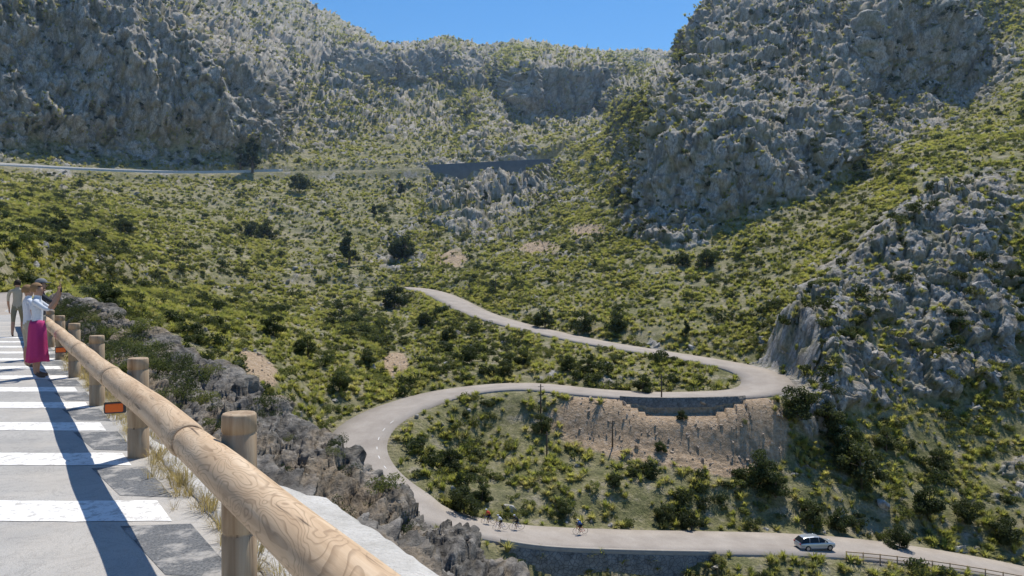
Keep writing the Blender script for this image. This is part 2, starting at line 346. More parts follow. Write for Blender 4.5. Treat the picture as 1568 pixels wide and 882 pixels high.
P[2]=np.where(nd<50,(rz-.22)*(1-t)+P[2]*t,P[2])
WALLS=[(main,near(main,752,812),near(main,1090,832),1,3.6,3.2,7.),(main,near(main,1120,604),near(main,940,603),-1,3.6,1.6,5.),(upper,near(upper,655,258),near(upper,850,248),1,3.2,8.,30.)]
for R,i0,i1,sg,hw,drop,fo in WALLS:
    Q=R[i0:i1]; TT=np.gradient(Q,axis=0)[:,:2]; TT/=np.linalg.norm(TT,axis=1)[:,None]; NN=np.stack([TT[:,1],-TT[:,0]],1)*sg
    fl=P.reshape(3,-1); idx=np.where((fl[1]>Q[:,1].min()-fo-6)&(fl[1]<Q[:,1].max()+6)&(fl[0]>Q[:,0].min()-5)&(fl[0]<Q[:,0].max()+5))[0]
    dx=fl[0,idx][:,None]-Q[None,:,0]; dy=fl[1,idx][:,None]-Q[None,:,1]; j=(dx*dx+dy*dy).argmin(1); a_=np.arange(len(idx))
    sd_=dx[a_,j]*NN[j,0]+dy[a_,j]*NN[j,1]-hw; al=np.abs(dx[a_,j]*TT[j,0]+dy[a_,j]*TT[j,1])
    en=np.minimum(j,len(Q)-1-j)/max(4,len(Q)*.12)
    zz=fl[2,idx]-drop*sstep(.5,.9,sd_)*(1-sstep(fo*.35,fo,sd_))*np.clip(en,0,1)*(al<3)
    fl[2,idx]=zz; P=fl.reshape(3,NR,NC)
so=P[0]*R2[0]+P[1]*R2[1]; ss=P[0]*D2[0]+P[1]*D2[1]
inr=(ss<60)&(so<4)&(ss>-5)
P[2]=np.where(inr,np.minimum(P[2],-.35),P[2])
ter=mesh_np('mountain_terrain',P.reshape(3,-1).T,grid_faces(NR,NC),[M_TER],smooth=False)
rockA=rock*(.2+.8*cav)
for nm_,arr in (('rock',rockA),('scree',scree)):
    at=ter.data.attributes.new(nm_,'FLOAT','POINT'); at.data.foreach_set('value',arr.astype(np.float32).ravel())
print('terrain',NR,NC,time.time()-T0)
PU=P[0]/P[1]*F+CX; PV=HY-(P[2]-EYE)/P[1]*F
def pick(u,v):
    e=(PU-u)**2+(PV-v)**2
    c=np.where(e<max(9,e.min()*1.5)); j=np.argmin(P[1][c]); return P[:,c[0][j],c[1][j]].astype(float)
# ------------------------------------------------------------ instancing
def scatter_tree(coll):
    ng=bpy.data.node_groups.new('scatter','GeometryNodeTree')
    ng.interface.new_socket('Geometry',in_out='INPUT',socket_type='NodeSocketGeometry')
    ng.interface.new_socket('Geometry',in_out='OUTPUT',socket_type='NodeSocketGeometry')
    n=ng.nodes; l=ng.links
    i=n.new('NodeGroupInput'); o=n.new('NodeGroupOutput'); ci=n.new('GeometryNodeCollectionInfo')
    ci.inputs['Collection'].default_value=coll; ci.inputs['Separate Children'].default_value=True; ci.inputs['Reset Children'].default_value=True
    ip=n.new('GeometryNodeInstanceOnPoints'); ip.inputs['Pick Instance'].default_value=True
    def na(nm,ty):
        a=n.new('GeometryNodeInputNamedAttribute'); a.data_type=ty; a.inputs['Name'].default_value=nm; return a.outputs['Attribute']
    l.new(i.outputs[0],ip.inputs['Points']); l.new(ci.outputs[0],ip.inputs['Instance'])
    l.new(na('vi','INT'),ip.inputs['Instance Index']); l.new(na('rot','FLOAT_VECTOR'),ip.inputs['Rotation']); l.new(na('scl','FLOAT_VECTOR'),ip.inputs['Scale'])
    l.new(ip.outputs[0],o.inputs[0]); return ng
def scatter(name,pts,scl,variants,tilt=.15):
    col=bpy.data.collections.new(name+'_kinds')
    for v in variants: col.objects.link(v)
    me=bpy.data.meshes.new(name); me.vertices.add(len(pts)); me.vertices.foreach_set('co',np.asarray(pts,np.float32).ravel())
    n=len(pts); r=np.random.default_rng(len(pts))
    a=me.attributes.new('vi','INT','POINT'); a.data.foreach_set('value',r.integers(0,len(variants),n).astype(np.int32))
    a=me.attributes.new('rot','FLOAT_VECTOR','POINT'); rot=np.stack([r.normal(0,tilt,n),r.normal(0,tilt,n),r.random(n)*6.28],1).astype(np.float32); a.data.foreach_set('vector',rot.ravel())
    a=me.attributes.new('scl','FLOAT_VECTOR','POINT'); s3=np.asarray(scl)[:,None]*np.stack([r.uniform(.8,1.25,n),r.uniform(.8,1.25,n),r.uniform(.75,1.2,n)],1); a.data.foreach_set('vector',s3.astype(np.float32).ravel())
    o=bpy.data.objects.new(name,me); link(o); m=o.modifiers.new('scatter','NODES'); m.node_group=scatter_tree(col); return o
def clump(name,n,R,H,leaf,seed,mat,nl=7,elong=1.6):
    r=np.random.default_rng(seed)
    c=np.stack([r.normal(0,R*.45,nl),r.normal(0,R*.45,nl),r.uniform(.25,.75,nl)*H],1); rr=r.uniform(.3,.55,nl)*R
    k=r.integers(0,nl,n); d=r.normal(size=(n,3)); d/=np.linalg.norm(d,axis=1)[:,None]
    p=c[k]+d*(rr[k]*r.uniform(.55,1.08,n)**.6)[:,None]*np.array([1,1,.85]); p[:,2]=np.abs(p[:,2])
    nr=d+r.normal(0,.55,(n,3)); nr/=np.linalg.norm(nr,axis=1)[:,None]
    t=np.cross(nr,r.normal(size=(n,3))); t/=np.linalg.norm(t,axis=1)[:,None]; b=np.cross(nr,t)
    L=(leaf*r.uniform(.6,1.3,n))[:,None]
    vs=np.stack([p-t*L*elong*.5,p+b*L*.35,p+t*L*elong*.5,p-b*L*.35],1).reshape(-1,3)
    return mesh_np(name,vs,np.arange(4*n).reshape(n,4),[mat],do_link=False)
def tussock(name,n,L,seed,mat,w=.035):
    r=np.random.default_rng(seed); az=r.random(n)*6.283; ln=L*r.uniform(.6,1.1,n); sp=r.uniform(.15,.9,n)
    vs=[];fs=[]
    for i in range(n):
        dx,dy=math.cos(az[i]),math.sin(az[i]); px,py=-dy,dx; base=np.array([dx,dy,0])*r.uniform(0,.14)
        pts=[]
        for t in (0,.4,.75,1.):
            pts.append(base+np.array([dx*sp[i]*ln[i]*t*t,dy*sp[i]*ln[i]*t*t,ln[i]*(t-.45*sp[i]*t*t)]))
        k=len(vs)
        for t,p_ in zip((1,.9,.6,.15),pts):
            vs.append(p_+np.array([px,py,0])*w*t); vs.append(p_-np.array([px,py,0])*w*t)
        for j in range(3): fs.append([k+2*j,k+2*j+1,k+2*j+3,k+2*j+2])
    return mesh_np(name,vs,fs,[mat],do_link=False)
def boulder(name,seed,mat,sub=3,zr=(.5,.95)):
    r=np.random.default_rng(seed); bm=bmesh.new(); bmesh.ops.create_icosphere(bm,subdivisions=sub,radius=1.)
    v=np.array([q.co[:] for q in bm.verts])
    for i in range(11):
        n=r.normal(size=3); n/=np.linalg.norm(n); d=r.uniform(.28,.7); e=np.maximum(0,v@n-d); v-=e[:,None]*n
    v+=.09*np.stack([pn(v[:,0]*3+seed+k*7,v[:,1]*3,v[:,2]*3) for k in range(3)],1)
    v*=1.25*np.array([1,r.uniform(.5,1),r.uniform(*zr)])
    for q,c in zip(bm.verts,v): q.co=c
    me=bpy.data.meshes.new(name); bm.to_mesh(me); bm.free(); me.materials.append(mat); return bpy.data.objects.new(name,me)
bushes=[clump(f'shrub_kind_{i}',320,.95,1.1,.17,20+i,M_BUSH) for i in range(5)]
darks=[clump(f'dark_shrub_kind_{i}',440,1.15,1.6,.20,40+i,M_DARK,9) for i in range(4)]
tuss=[tussock(f'tussock_kind_{i}',64,.95,60+i,M_TUS,.048) for i in range(4)]
rocks=[boulder(f'boulder_kind_{i}',80+i,M_ROCK) for i in range(8)]
stones=[boulder(f'stone_kind_{i}',180+i,M_SCR,2,(.5,.9)) for i in range(4)]
du=np.linalg.norm(np.diff(P,axis=2),axis=0)[:-1,:]; dv=np.linalg.norm(np.diff(P,axis=1),axis=0)[:,:-1]
area=(du*dv); C=P[:,:-1,:-1]; cy=C[1]; cu=Ug[:-1,:-1]; cv=V[:-1,:-1]
rC=rock[:-1,:-1]; sC=scree[:-1,:-1]; ndC=nd[:-1,:-1]/(1+3.5*nfar[:-1,:-1]); caC=cav[:-1,:-1]; aC=amp[:-1,:-1]
nzz=normals(P)[2][:-1,:-1]
inreg=(cu>-62)&(cu<1630)&(cv<960)&(cy>52)&(cv>-25)
clus=sstep(-.15,.35,fbm(C,13,3,.6,33.)); clus2=sstep(-.05,.25,fbm(C,18,3,.6,77.)); gap=.35+.65*sstep(-.25,.05,fbm(C,7,3,.6,55.))
def place(dens,seed,clear):
    r=np.random.default_rng(seed); lam=np.where(inreg&(ndC>clear),area*dens,0); k=r.poisson(np.minimum(lam,3))
    i,j=np.nonzero(k); rep=k[i,j]; i=np.repeat(i,rep); j=np.repeat(j,rep)
    a,b=r.random(len(i))[:,None],r.random(len(i))[:,None]
    p=(P[:,i,j]+a.T*(P[:,i+1,j]-P[:,i,j])+b.T*(P[:,i,j+1]-P[:,i,j])).T
    return p,cy[i,j]
fall=1/(1+(cy/260)**3.0)
veg=(1-.86*rC)*(1-.97*sC)*sstep(.15,.45,nzz)*gap
p,d=place((.05+.32*clus)*veg*fall,1,1.2); r=np.random.default_rng(1); scatter('garrigue_shrubs',p-np.array([0,0,.12]),r.uniform(.35,1.15,len(p))*(1+sstep(250,700,d)*1.1),bushes); print('shrubs',len(p))
p,d=place((.18+.90*(1-clus))*veg*fall,2,1.0); scatter('tussock_grass',p-np.array([0,0,.05]),r.uniform(.5,1.3,len(p))*(1+sstep(200,700,d)*1.3),tuss); print('tuss',len(p))
p,d=place((.010+.065*clus2*(1+1.2*(cy<150))+.045*rC*(1-caC))*(1-.97*sC)*np.maximum(veg,.4*rC)*fall,3,1.6); scatter('dark_shrubs',p-np.array([0,0,.2]),r.uniform(.35,1.4,len(p))*(1+sstep(250,700,d)*.8),darks); print('dark',len(p))
p,d=place((.028+.11*rC*sstep(.25,.7,nzz))*(1-sC)/(1+(cy/190)**3),4,.7); sz=np.where(r.random(len(p))<.08,r.uniform(.7,1.5,len(p)),r.uniform(.15,.65,len(p)))
scatter('limestone_boulders',p,sz*(1+sstep(200,500,d)*.5),rocks,tilt=.5); print('rocks',len(p))
p,d=place(.9*sC,5,.7); scatter('scree_stones',p,np.where(r.random(len(p))<.06,r.uniform(.3,.6,len(p)),r.uniform(.06,.25,len(p))),stones,tilt=.6); print('stones',len(p))
# ------------------------------------------------------------ valley road meshes
def road_strip(name,R,offs,dz,mat,parent=None,i0=0,i1=None,skirt=None):
    R=R[i0:i1]; T=np.gradient(R,axis=0)[:,:2]; T/=np.linalg.norm(T,axis=1)[:,None]; Nn=np.stack([T[:,1],-T[:,0]],1)
    cols=[]
    for o in offs: cols.append(np.c_[R[:,0]+Nn[:,0]*o,R[:,1]+Nn[:,1]*o,R[:,2]+dz])
    if skirt:
        a=cols[0].copy(); a[:,2]-=skirt; b=cols[-1].copy(); b[:,2]-=skirt; cols=[a]+cols+[b]
    vs=np.stack(cols,1).reshape(-1,3); return mesh_np(name,vs,grid_faces(len(R),len(cols)),[mat],parent=parent)
e=empty('valley_road')
road_strip('asphalt',main,[-3.7,-1.2,1.2,3.7],0,M_ASP,e,skirt=.6)
ia,ib=near(main,575,645),near(main,560,725)
for k,i in enumerate(range(ia,ib,3)): road_strip('lane_dash_%d'%k,main,[-2.55,-2.46],.012,M_PAINT,e,i,i+2)
e=empty('mountain_road'); road_strip('asphalt',upper,[-3.3,0,3.3],0,M_ASP,e,skirt=1.)
e=empty('mountain_road'); road_strip('asphalt',far,[-3.,0,3.],0,M_ASP,e,skirt=1.)
def wall(name,R,i0,i1,off,top,bot,th,mat):
    R=R[i0:i1]; T=np.gradient(R,axis=0)[:,:2]; T/=np.linalg.norm(T,axis=1)[:,None]; Nn=np.stack([T[:,1],-T[:,0]],1)
    prof=[(off,bot),(off,top),(off+th,top),(off+th,bot)]
    vs=np.stack([np.c_[R[:,0]+Nn[:,0]*o,R[:,1]+Nn[:,1]*o,R[:,2]+z] for o,z in prof],1).reshape(-1,3)
    f=grid_faces(len(R),4); n=len(R)
    caps=np.array([[0,1,2,3],[(n-1)*4+3,(n-1)*4+2,(n-1)*4+1,(n-1)*4]])
    return mesh_np(name,vs,np.concatenate([f,caps]),[mat])
a,b=WALLS[0][1:3]
wall('stone_retaining_wall',main,a,b,3.80,.0,-5.5,.5,M_STONE)
wall('concrete_parapet',main,a,b,3.77,.45,.01,.42,M_CONC2)
a,b=WALLS[1][1:3]
wall('stone_retaining_wall',main,a,b,-4.3,.35,-3.5,.5,M_STONE)
a,b=WALLS[2][1:3]
wall('concrete_retaining_wall',upper,a,b,3.4,1.3,-10.,.6,M_WALLF)
a,b=near(upper,-20,254),near(upper,440,264)
wall('concrete_parapet',upper,a,b,3.4,1.0,-1.6,.5,M_CONC)
# ------------------------------------------------------------ wooden guard rail on our terrace
def tube(name,pts,rad,seg,mat,parent=None,caps=True,rough=0.,seed=0):
    pts=np.array(pts,float); n=len(pts); rad=np.broadcast_to(rad,(n,))
    T=np.gradient(pts,axis=0); T/=np.linalg.norm(T,axis=1)[:,None]
    up=np.array([0,0,1.]) if abs(T[0][2])<.9 else np.array([1.,0,0])
    vs=[]
    for i in range(n):
        a=np.cross(T[i],up); a/=np.linalg.norm(a); b=np.cross(a,T[i])
        for k in range(seg):
            th=2*math.pi*k/seg; rr=rad[i]*(1+rough*math.sin(3*th+i*.3+seed)*.5+rough*math.sin(2*th-i*.21))
            vs.append(pts[i]+rr*(math.cos(th)*a+math.sin(th)*b))
    fs=[]
    for i in range(n-1):
        for k in range(seg): fs.append((i*seg+k,i*seg+(k+1)%seg,(i+1)*seg+(k+1)%seg,(i+1)*seg+k))
    if caps: fs.append(tuple(range(seg))[::-1]); fs.append(tuple(range((n-1)*seg,n*seg)))
    me=bpy.data.meshes.new(name); me.from_pydata([tuple(v) for v in vs],[],fs); me.materials.append(mat)
    for p_ in me.polygons: p_.use_smooth=len(p_.vertices)==4
    me.update(); o=bpy.data.objects.new(name,me); link(o,parent); return o
def log(name,s0,s1,off,h,rad,parent,seed):
    L=s1-s0; n=40; r=random.Random(seed); bow=r.uniform(-.02,.02)
    pts=[]; rr=[]
    for i in range(n+1):
        t=i/n; pts.append((bow*math.sin(math.pi*t),.5*bow*math.sin(2*math.pi*t),L*t)); e=min(t,1-t)*L
        rr.append(rad*(1-.06*t)*(1-.10*max(0,1-e/.03)) *(1+.012*math.sin(t*17+seed)))
    o=tube(name,pts,rr,36,M_LOG,parent,rough=.012,seed=seed)
    x,y=SO(s0,off); zax=Vector((D2[0],D2[1],0)); xax=Vector((0,0,1)); yax=zax.cross(xax)
    o.matrix_local=Matrix(((xax[0],yax[0],zax[0],x),(xax[1],yax[1],zax[1],y),(xax[2],yax[2],zax[2],h),(0,0,0,1)))
    return o
gr_=empty('wooden_guardrail')
PS=[.65,4.38,8.1,11.8,15.5,19.2,22.9,26.6,30.3,34.]
for i,s_ in enumerate(PS):
    x,y=SO(s_,1.13)
    hp=.97; pts=[(x,y,-.4),(x,y,.0),(x,y,.28),(x,y,.285),(x,y,.30),(x,y,.305),(x,y,hp-.12),(x,y,hp-.115),(x,y,hp-.105),(x,y,hp-.10),(x,y,hp-.012),(x,y,hp)]
    R_=.097; tube(f'post_{i}',pts,[R_,R_,R_,R_*.93,R_*.93,R_,R_*.99,R_*.93,R_*.93,R_*.99,R_*.98,R_*.9],28,M_POST,gr_)
ends=[-3.2,.55,4.85,8.55,12.2,15.9,19.6,23.3,27.,30.7,34.4]
for i in range(len(ends)-1): log(f'rail_log_{i}',ends[i]+.006,ends[i+1]-.006,.955,.74,.113,gr_,i)
for i,s_ in enumerate([8.1,15.5,22.9]):
    x,y=SO(s_-.02,1.02)
    for nm_,sz,mt,dy in (('reflector_frame',(.19,.03,.11),M_METAL,0),('reflector_plate',(.155,.02,.08),M_ORANGE,-.018)):
        bm=bmesh.new(); bmesh.ops.create_cube(bm,size=1)
        for v_ in bm.verts: v_.co=Vector((v_.co.x*sz[0],v_.co.y*sz[1],v_.co.z*sz[2]))
        bmesh.ops.bevel(bm,geom=bm.edges[:],offset=.006,segments=2,affect='EDGES')
        me=bpy.data.meshes.new(nm_); bm.to_mesh(me); bm.free(); me.materials.append(mt)
        o=bpy.data.objects.new(f'{nm_}_{i}',me); link(o,gr_); o.rotation_euler=(0,0,.42); o.location=(x-.09,y+dy-.03,.50)
# ------------------------------------------------------------ terrace road
def sheet(name,s0,s1,o0,o1,z,mat,ns=2,no=2,parent=None):
    S=np.linspace(s0,s1,ns); O=np.linspace(o0,o1,no); vs=[(*SO(a_,b_),z) for a_ in S for b_ in O]
    return mesh_np(name,vs,grid_faces(ns,no,True),[mat],parent=parent)
tr=empty('terrace_road')
sheet('asphalt',-25,58,-8.5,1.32,0,M_ROAD,parent=tr,ns=60,no=8)
ys=[2.3,3.95,5.57,7.2,8.82,10.35,11.85,13.35,14.85,16.4,18.,19.6,21.2,22.8]
def yo(y,off): x=(off-R2[1]*y)/R2[0]; return (x,y)
for i,y in enumerate(ys):
    t=.25; z=.004
    n=24; vs=[]
    for k in range(n+1):
        off=-2.4+k*(3.42/n); w1=.012*random.uniform(-1,1)
        for sgn in (-1,1): x_,y_=yo(y+sgn*t+w1,off); vs.append((x_,y_,z))
    fs=[(2*k,2*k+2,2*k+3,2*k+1) for k in range(n)]
    mesh_np(f'hatch_stripe_{i}',vs,fs,[M_PAINT],parent=tr)
    if i<len(ys)-1:
        y0,y1=y+.3,ys[i+1]-.3; vs=[]
        for q_ in (yo(y0+.1,.80),yo(y0+.05,1.14),yo(y1,1.12),yo(y1-.05,.70)): vs.append((q_[0],q_[1],.003))
        mesh_np(f'dark_patch_{i}',vs,[[0,1,2,3]],[M_PATCH],parent=tr)
sheet('edge_line',-20,58,-2.62,-2.48,.004,M_PAINT,parent=tr)
S=np.linspace(-8,9.2,160); prof=[(1.28,-.3),(1.28,.02),(1.36,.035),(1.6,.03),(1.85,.02),(2.15,-.02),(2.23,-.10),(2.25,-.9)]
vs=[]
for a_ in S:
    tp=np.clip((9.2-a_)/3.5,.12,1)
    for (o_,z_) in prof:
        oo=1.28+(o_-1.28)*tp; nn=.035*pn(np.array([a_*2.3]),np.array([o_*3.]),np.array([z_]))[0]+.02*pn(np.array([a_*7.]),np.array([o_*7.]),np.array([z_]))[0]; x,y=SO(a_,oo+nn); vs.append((x,y,z_+nn*.6))
mesh_np('concrete_kerb',vs,grid_faces(len(S),len(prof),True),[M_CONC],smooth=False)
# ------------------------------------------------------------ rocky embankment
crest=[(-12,5.4,-3.2),(-4,5.2,-2.9),(3,4.9,-2.3)]
for (u,v,d) in [(740,880,8.5),(640,808,9.2),(520,710,10.5),(380,608,13.),(240,527,18.),(160,483,23),(90,456,28.)]:
    w=W(u,v,d); crest.append((w[0]*D2[0]+w[1]*D2[1],w[0]*R2[0]+w[1]*R2[1],w[2]))
crest+= [(42,1.9,.3),(52,2.2,.0),(62,3,-.5)]
crest=np.array(crest)
SS=np.concatenate([np.linspace(-12,3,90),np.linspace(3.02,34,1000),np.linspace(34.2,62,90)])
co=np.interp(SS,crest[:,0],crest[:,1]); cz=np.interp(SS,crest[:,0],crest[:,2])
for _ in range(20): co[1:-1]=(co[:-2]+co[2:]+2*co[1:-1])/4; cz[1:-1]=(cz[:-2]+cz[2:]+2*cz[1:-1])/4
i0=np.where(SS<9.2,2.12-np.clip((SS-5.7)/3.5,0,1)*.77,1.34); i0=np.minimum(i0,co-.35)
lev=[]
for oo,zz in ((i0,-.05-0*SS),(i0*.72+co*.28,np.minimum(cz*.42-.08,cz*.32-.08)),(i0*.4+co*.6,cz*.80-.15),(co,cz),(co+.55,cz-1.3),(co+2.,cz-5.),(co+6,cz-14),(co+14,cz-30),(co+24,cz-46)):
    lev.append(np.stack([oo,zz]))
lev=np.array(lev)
kk2=np.concatenate([np.linspace(0,3,190,endpoint=False),np.linspace(3,5,60,endpoint=False),np.linspace(5,8,30)])
O_=pchip(np.arange(9),lev[:,0,:],kk2); Z_=pchip(np.arange(9),lev[:,1,:],kk2)
Sg=np.broadcast_to(SS,O_.shape)
E=np.stack([Sg*D2[0]+O_*R2[0],Sg*D2[1]+O_*R2[1],Z_]).astype(np.float32)
En=normals(E); wgt=sstep(0,.8,kk2)[:,None]*np.ones_like(O_)
tl=(E[0]*.8+E[2]*.6,E[1]*.45,E[2]*1.9-E[0]*1.1)
wrp=.28*fbm(E,.9,3,.6,6.)
tq=(tl[0]+wrp,tl[1]+wrp,tl[2]+wrp)
f1,e1,c1=worley(tq,.60,True); f2_,e2,c2=worley(tq,.24,True)
dsp=.26*fbm(E,2.4,4,.55)+.24*ridged(tl,1.1,5,.62,1.)+(c1-.5)*.26+np.minimum(e1,.08)*.9-.05+(c2-.5)*.13+np.minimum(e2,.08)*.5+.07*ridged(tq,.2,3,.6)
E=E+En*(dsp*wgt)*np.clip((O_-i0)/.6,.1,1)
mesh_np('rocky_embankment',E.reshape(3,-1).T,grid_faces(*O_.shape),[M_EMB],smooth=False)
S=np.linspace(-25,58,120); O=np.linspace(-8.4,-45,60); G1,G2=np.meshgrid(S,O,indexing='ij')
Zb=-.05+.7*np.maximum(0,-9.5-G2); B=np.stack([G1*D2[0]+G2*R2[0],G1*D2[1]+G2*R2[1],Zb]).astype(np.float32)
B[2]+=1.4*ridged(B,5,4)*sstep(-9,-13,G2)
o=mesh_np('hillside_bank',B.reshape(3,-1).T,grid_faces(120,60,True),[M_TER],smooth=True)
at=o.data.attributes.new('rock','FLOAT','POINT'); at.data.foreach_set('value',np.full(7200,.6,np.float32))
r=np.random.default_rng(9)
pp=[];sc=[]
for _ in range(230):
    s_=r.uniform(8,30); f=r.uniform(.05,.95) if s_>12 else r.uniform(.4,.98)
    if s_<14 and r.random()<.3: continue
    j=int(np.argmin(abs(SS-s_))); o1=co[j]; off=i0[j]+(o1-i0[j])*f; kq=int(np.argmin(abs(O_[:215,j]-off))); pt=E[:,kq,j]; pp.append((pt[0],pt[1],pt[2]-.08)); sc.append(r.uniform(.10,.30)*(1+(s_>13)*.4))
leafs=[clump(f'leafy_plant_kind_{i}',900,.9,1.1,.07,120+i,M_BUSH if i==2 else M_DARK,8) for i in range(3)]
scatter('embankment_shrubs',pp,np.array(sc),leafs)
pp=[(*SO(r.uniform(2.6,20),r.normal(1.27,.06)),.0) for _ in range(190)]
drys=[tussock(f'dry_grass_kind_{i}',40,.22,130+i,M_DRY,.003) for i in range(3)]
scatter('dry_grass',pp,r.uniform(.3,.9,len(pp)),drys)
# ------------------------------------------------------------ trees
def tree_mesh(name,seed,h,crownr,tall):
    r=random.Random(seed); rn=np.random.default_rng(seed); vs=[];fs=[];mi=[]
    def limb(p0,p1,r0,r1,seg=7,n=5):
        p0=np.array(p0);p1=np.array(p1); base=len(vs)
        for i in range(n):
            t=i/(n-1); c=p0+(p1-p0)*t+np.array([math.sin(t*3+seed),math.cos(t*4),0])*.05*h*t*(1-t)*2; rr=r0+(r1-r0)*t
            for k in range(seg): a=2*math.pi*k/seg; vs.append(c+np.array([math.cos(a)*rr,math.sin(a)*rr,0]))
        for i in range(n-1):
            for k in range(seg): fs.append([base+i*seg+k,base+i*seg+(k+1)%seg,base+(i+1)*seg+(k+1)%seg,base+(i+1)*seg+k]); mi.append(0)
    limb((0,0,-.3),(0,0,h*.8),h*.035,h*.01)
    cl=[]
    nl=16 if tall else 13
    for i in range(nl):
        a=r.uniform(0,6.28); z0=h*r.uniform(.08,.6); L=crownr*r.uniform(.4,1.)*(1 if not tall else (1-.7*(z0/h)))
        p1=(math.cos(a)*L,math.sin(a)*L,z0+h*r.uniform(.06,.22)); limb((0,0,z0),p1,h*.012,h*.004,5,4); cl.append((p1,crownr*r.uniform(.32,.55)*(1 if not tall else 1-.4*z0/h)))
    cl.append(((0,0,h*.84),crownr*(.28 if tall else .5)))
    for (c,rr) in cl:
        n=260; d=rn.normal(size=(n,3)); d/=np.linalg.norm(d,axis=1)[:,None]; p=np.array(c)+d*(rr*rn.uniform(.3,1.1,n)**.7)[:,None]*np.array([1,1,.75])
        nr=d+rn.normal(0,.6,(n,3)); nr/=np.linalg.norm(nr,axis=1)[:,None]; t=np.cross(nr,rn.normal(size=(n,3))); t/=np.linalg.norm(t,axis=1)[:,None]; b=np.cross(nr,t); L=.2*rn.uniform(.6,1.3,n)[:,None]
        q=np.stack([p-t*L*.8,p+b*L*.4,p+t*L*.8,p-b*L*.4],1).reshape(-1,3); base=len(vs); vs.extend(list(q))
        fs.extend([[base+4*i,base+4*i+1,base+4*i+2,base+4*i+3] for i in range(n)]); mi.extend([1]*n)
    return mesh_np(name,np.array(vs),np.array(fs),[M_BARK,M_DARK],midx=mi,do_link=False).data
tm=[tree_mesh(f'evergreen_tree_mesh_{i}',200+i,4.,1.9,False) for i in range(4)]+[tree_mesh(f'tall_tree_mesh_{i}',220+i,6.,1.5,True) for i in range(2)]
TL=[(535,405,60,4),(387,262,60,4),(372,258,40,5),(890,508,36,0),(835,500,32,1),(940,506,34,2),(1080,408,30,3),(1045,405,22,0),(1320,745,70,1),(1165,740,55,2),(1300,700,50,0),(460,292,30,1),(410,362,30,2),(385,360,25,3),(622,395,40,1),(604,470,36,0),(92,350,30,2),(190,355,24,1),(710,785,45,3),(1060,810,32,1),(575,330,22,4),(610,395,32,2),(770,575,26,0),(650,500,25,3),(470,545,36,1),(418,512,34,0),(1230,640,50,3),(1425,790,50,2),(1440,720,36,0),(1550,835,44,1),(985,600,30,2),(1048,515,30,4),(160,470,40,1),(690,720,36,0),(860,790,30,2),(1380,840,36,3),(745,310,22,4),(615,300,25,4),(1190,760,40,0),
 (720,555,26,1),(800,560,26,2),(870,565,26,3),(900,570,24,0),(690,520,24,1),(560,560,30,2),(520,600,34,3),(1240,800,40,1),(1290,810,36,2),(1480,800,40,3),(1020,800,30,0),(740,770,30,2),(940,745,26,1),(1010,690,18,3),(1045,640,16,0),(1270,660,44,1),(1360,690,40,2),(830,660,30,0)]
for i,(u,v,hp,k) in enumerate(TL):
    w=pick(u,v); h=hp/F*w[1]; o=bpy.data.objects.new('evergreen_tree',tm[k]); link(o); sc_=h/(4. if k<4 else 6.); o.scale=(sc_,sc_,sc_); o.location=w-np.array([0,0,.1]); o.rotation_euler=(0,0,i*1.3)
for (u,v,hp) in [(827,640,54),(938,682,34),(840,702,30),(758,450,28),(1013,608,20)]:
    w=pick(u,v); h=max(3.5,hp/F*w[1]); e=empty('utility_pole',w); tube('shaft',[(0,0,-.5),(0,0,h*.5),(0,0,h)],[.12,.10,.08],8,M_BARK,e); tube('crossarm',[(-.4,0,h-.35),(.4,0,h-.35)],.04,6,M_METAL,e)
a,b=near(main,1262,838),near(main,1640,900)
T=np.gradient(main,axis=0)[:,:2]; T/=np.linalg.norm(T,axis=1)[:,None]
e=empty('wooden_fence'); seg=[]
for i in range(a,b):
    p_=main[i]+np.array([T[i,1],-T[i,0],0])*4.1; seg.append(p_)
    if (i-a)%2==0: tube(f'post_{i}',[p_+[0,0,-1.2],p_+[0,0,.9]],.07,6,M_POST,e)
seg=np.array(seg); tube('top_rail',seg+[0,0,.8],.06,6,M_POST,e); tube('mid_rail',seg+[0,0,.4],.05,6,M_POST,e)
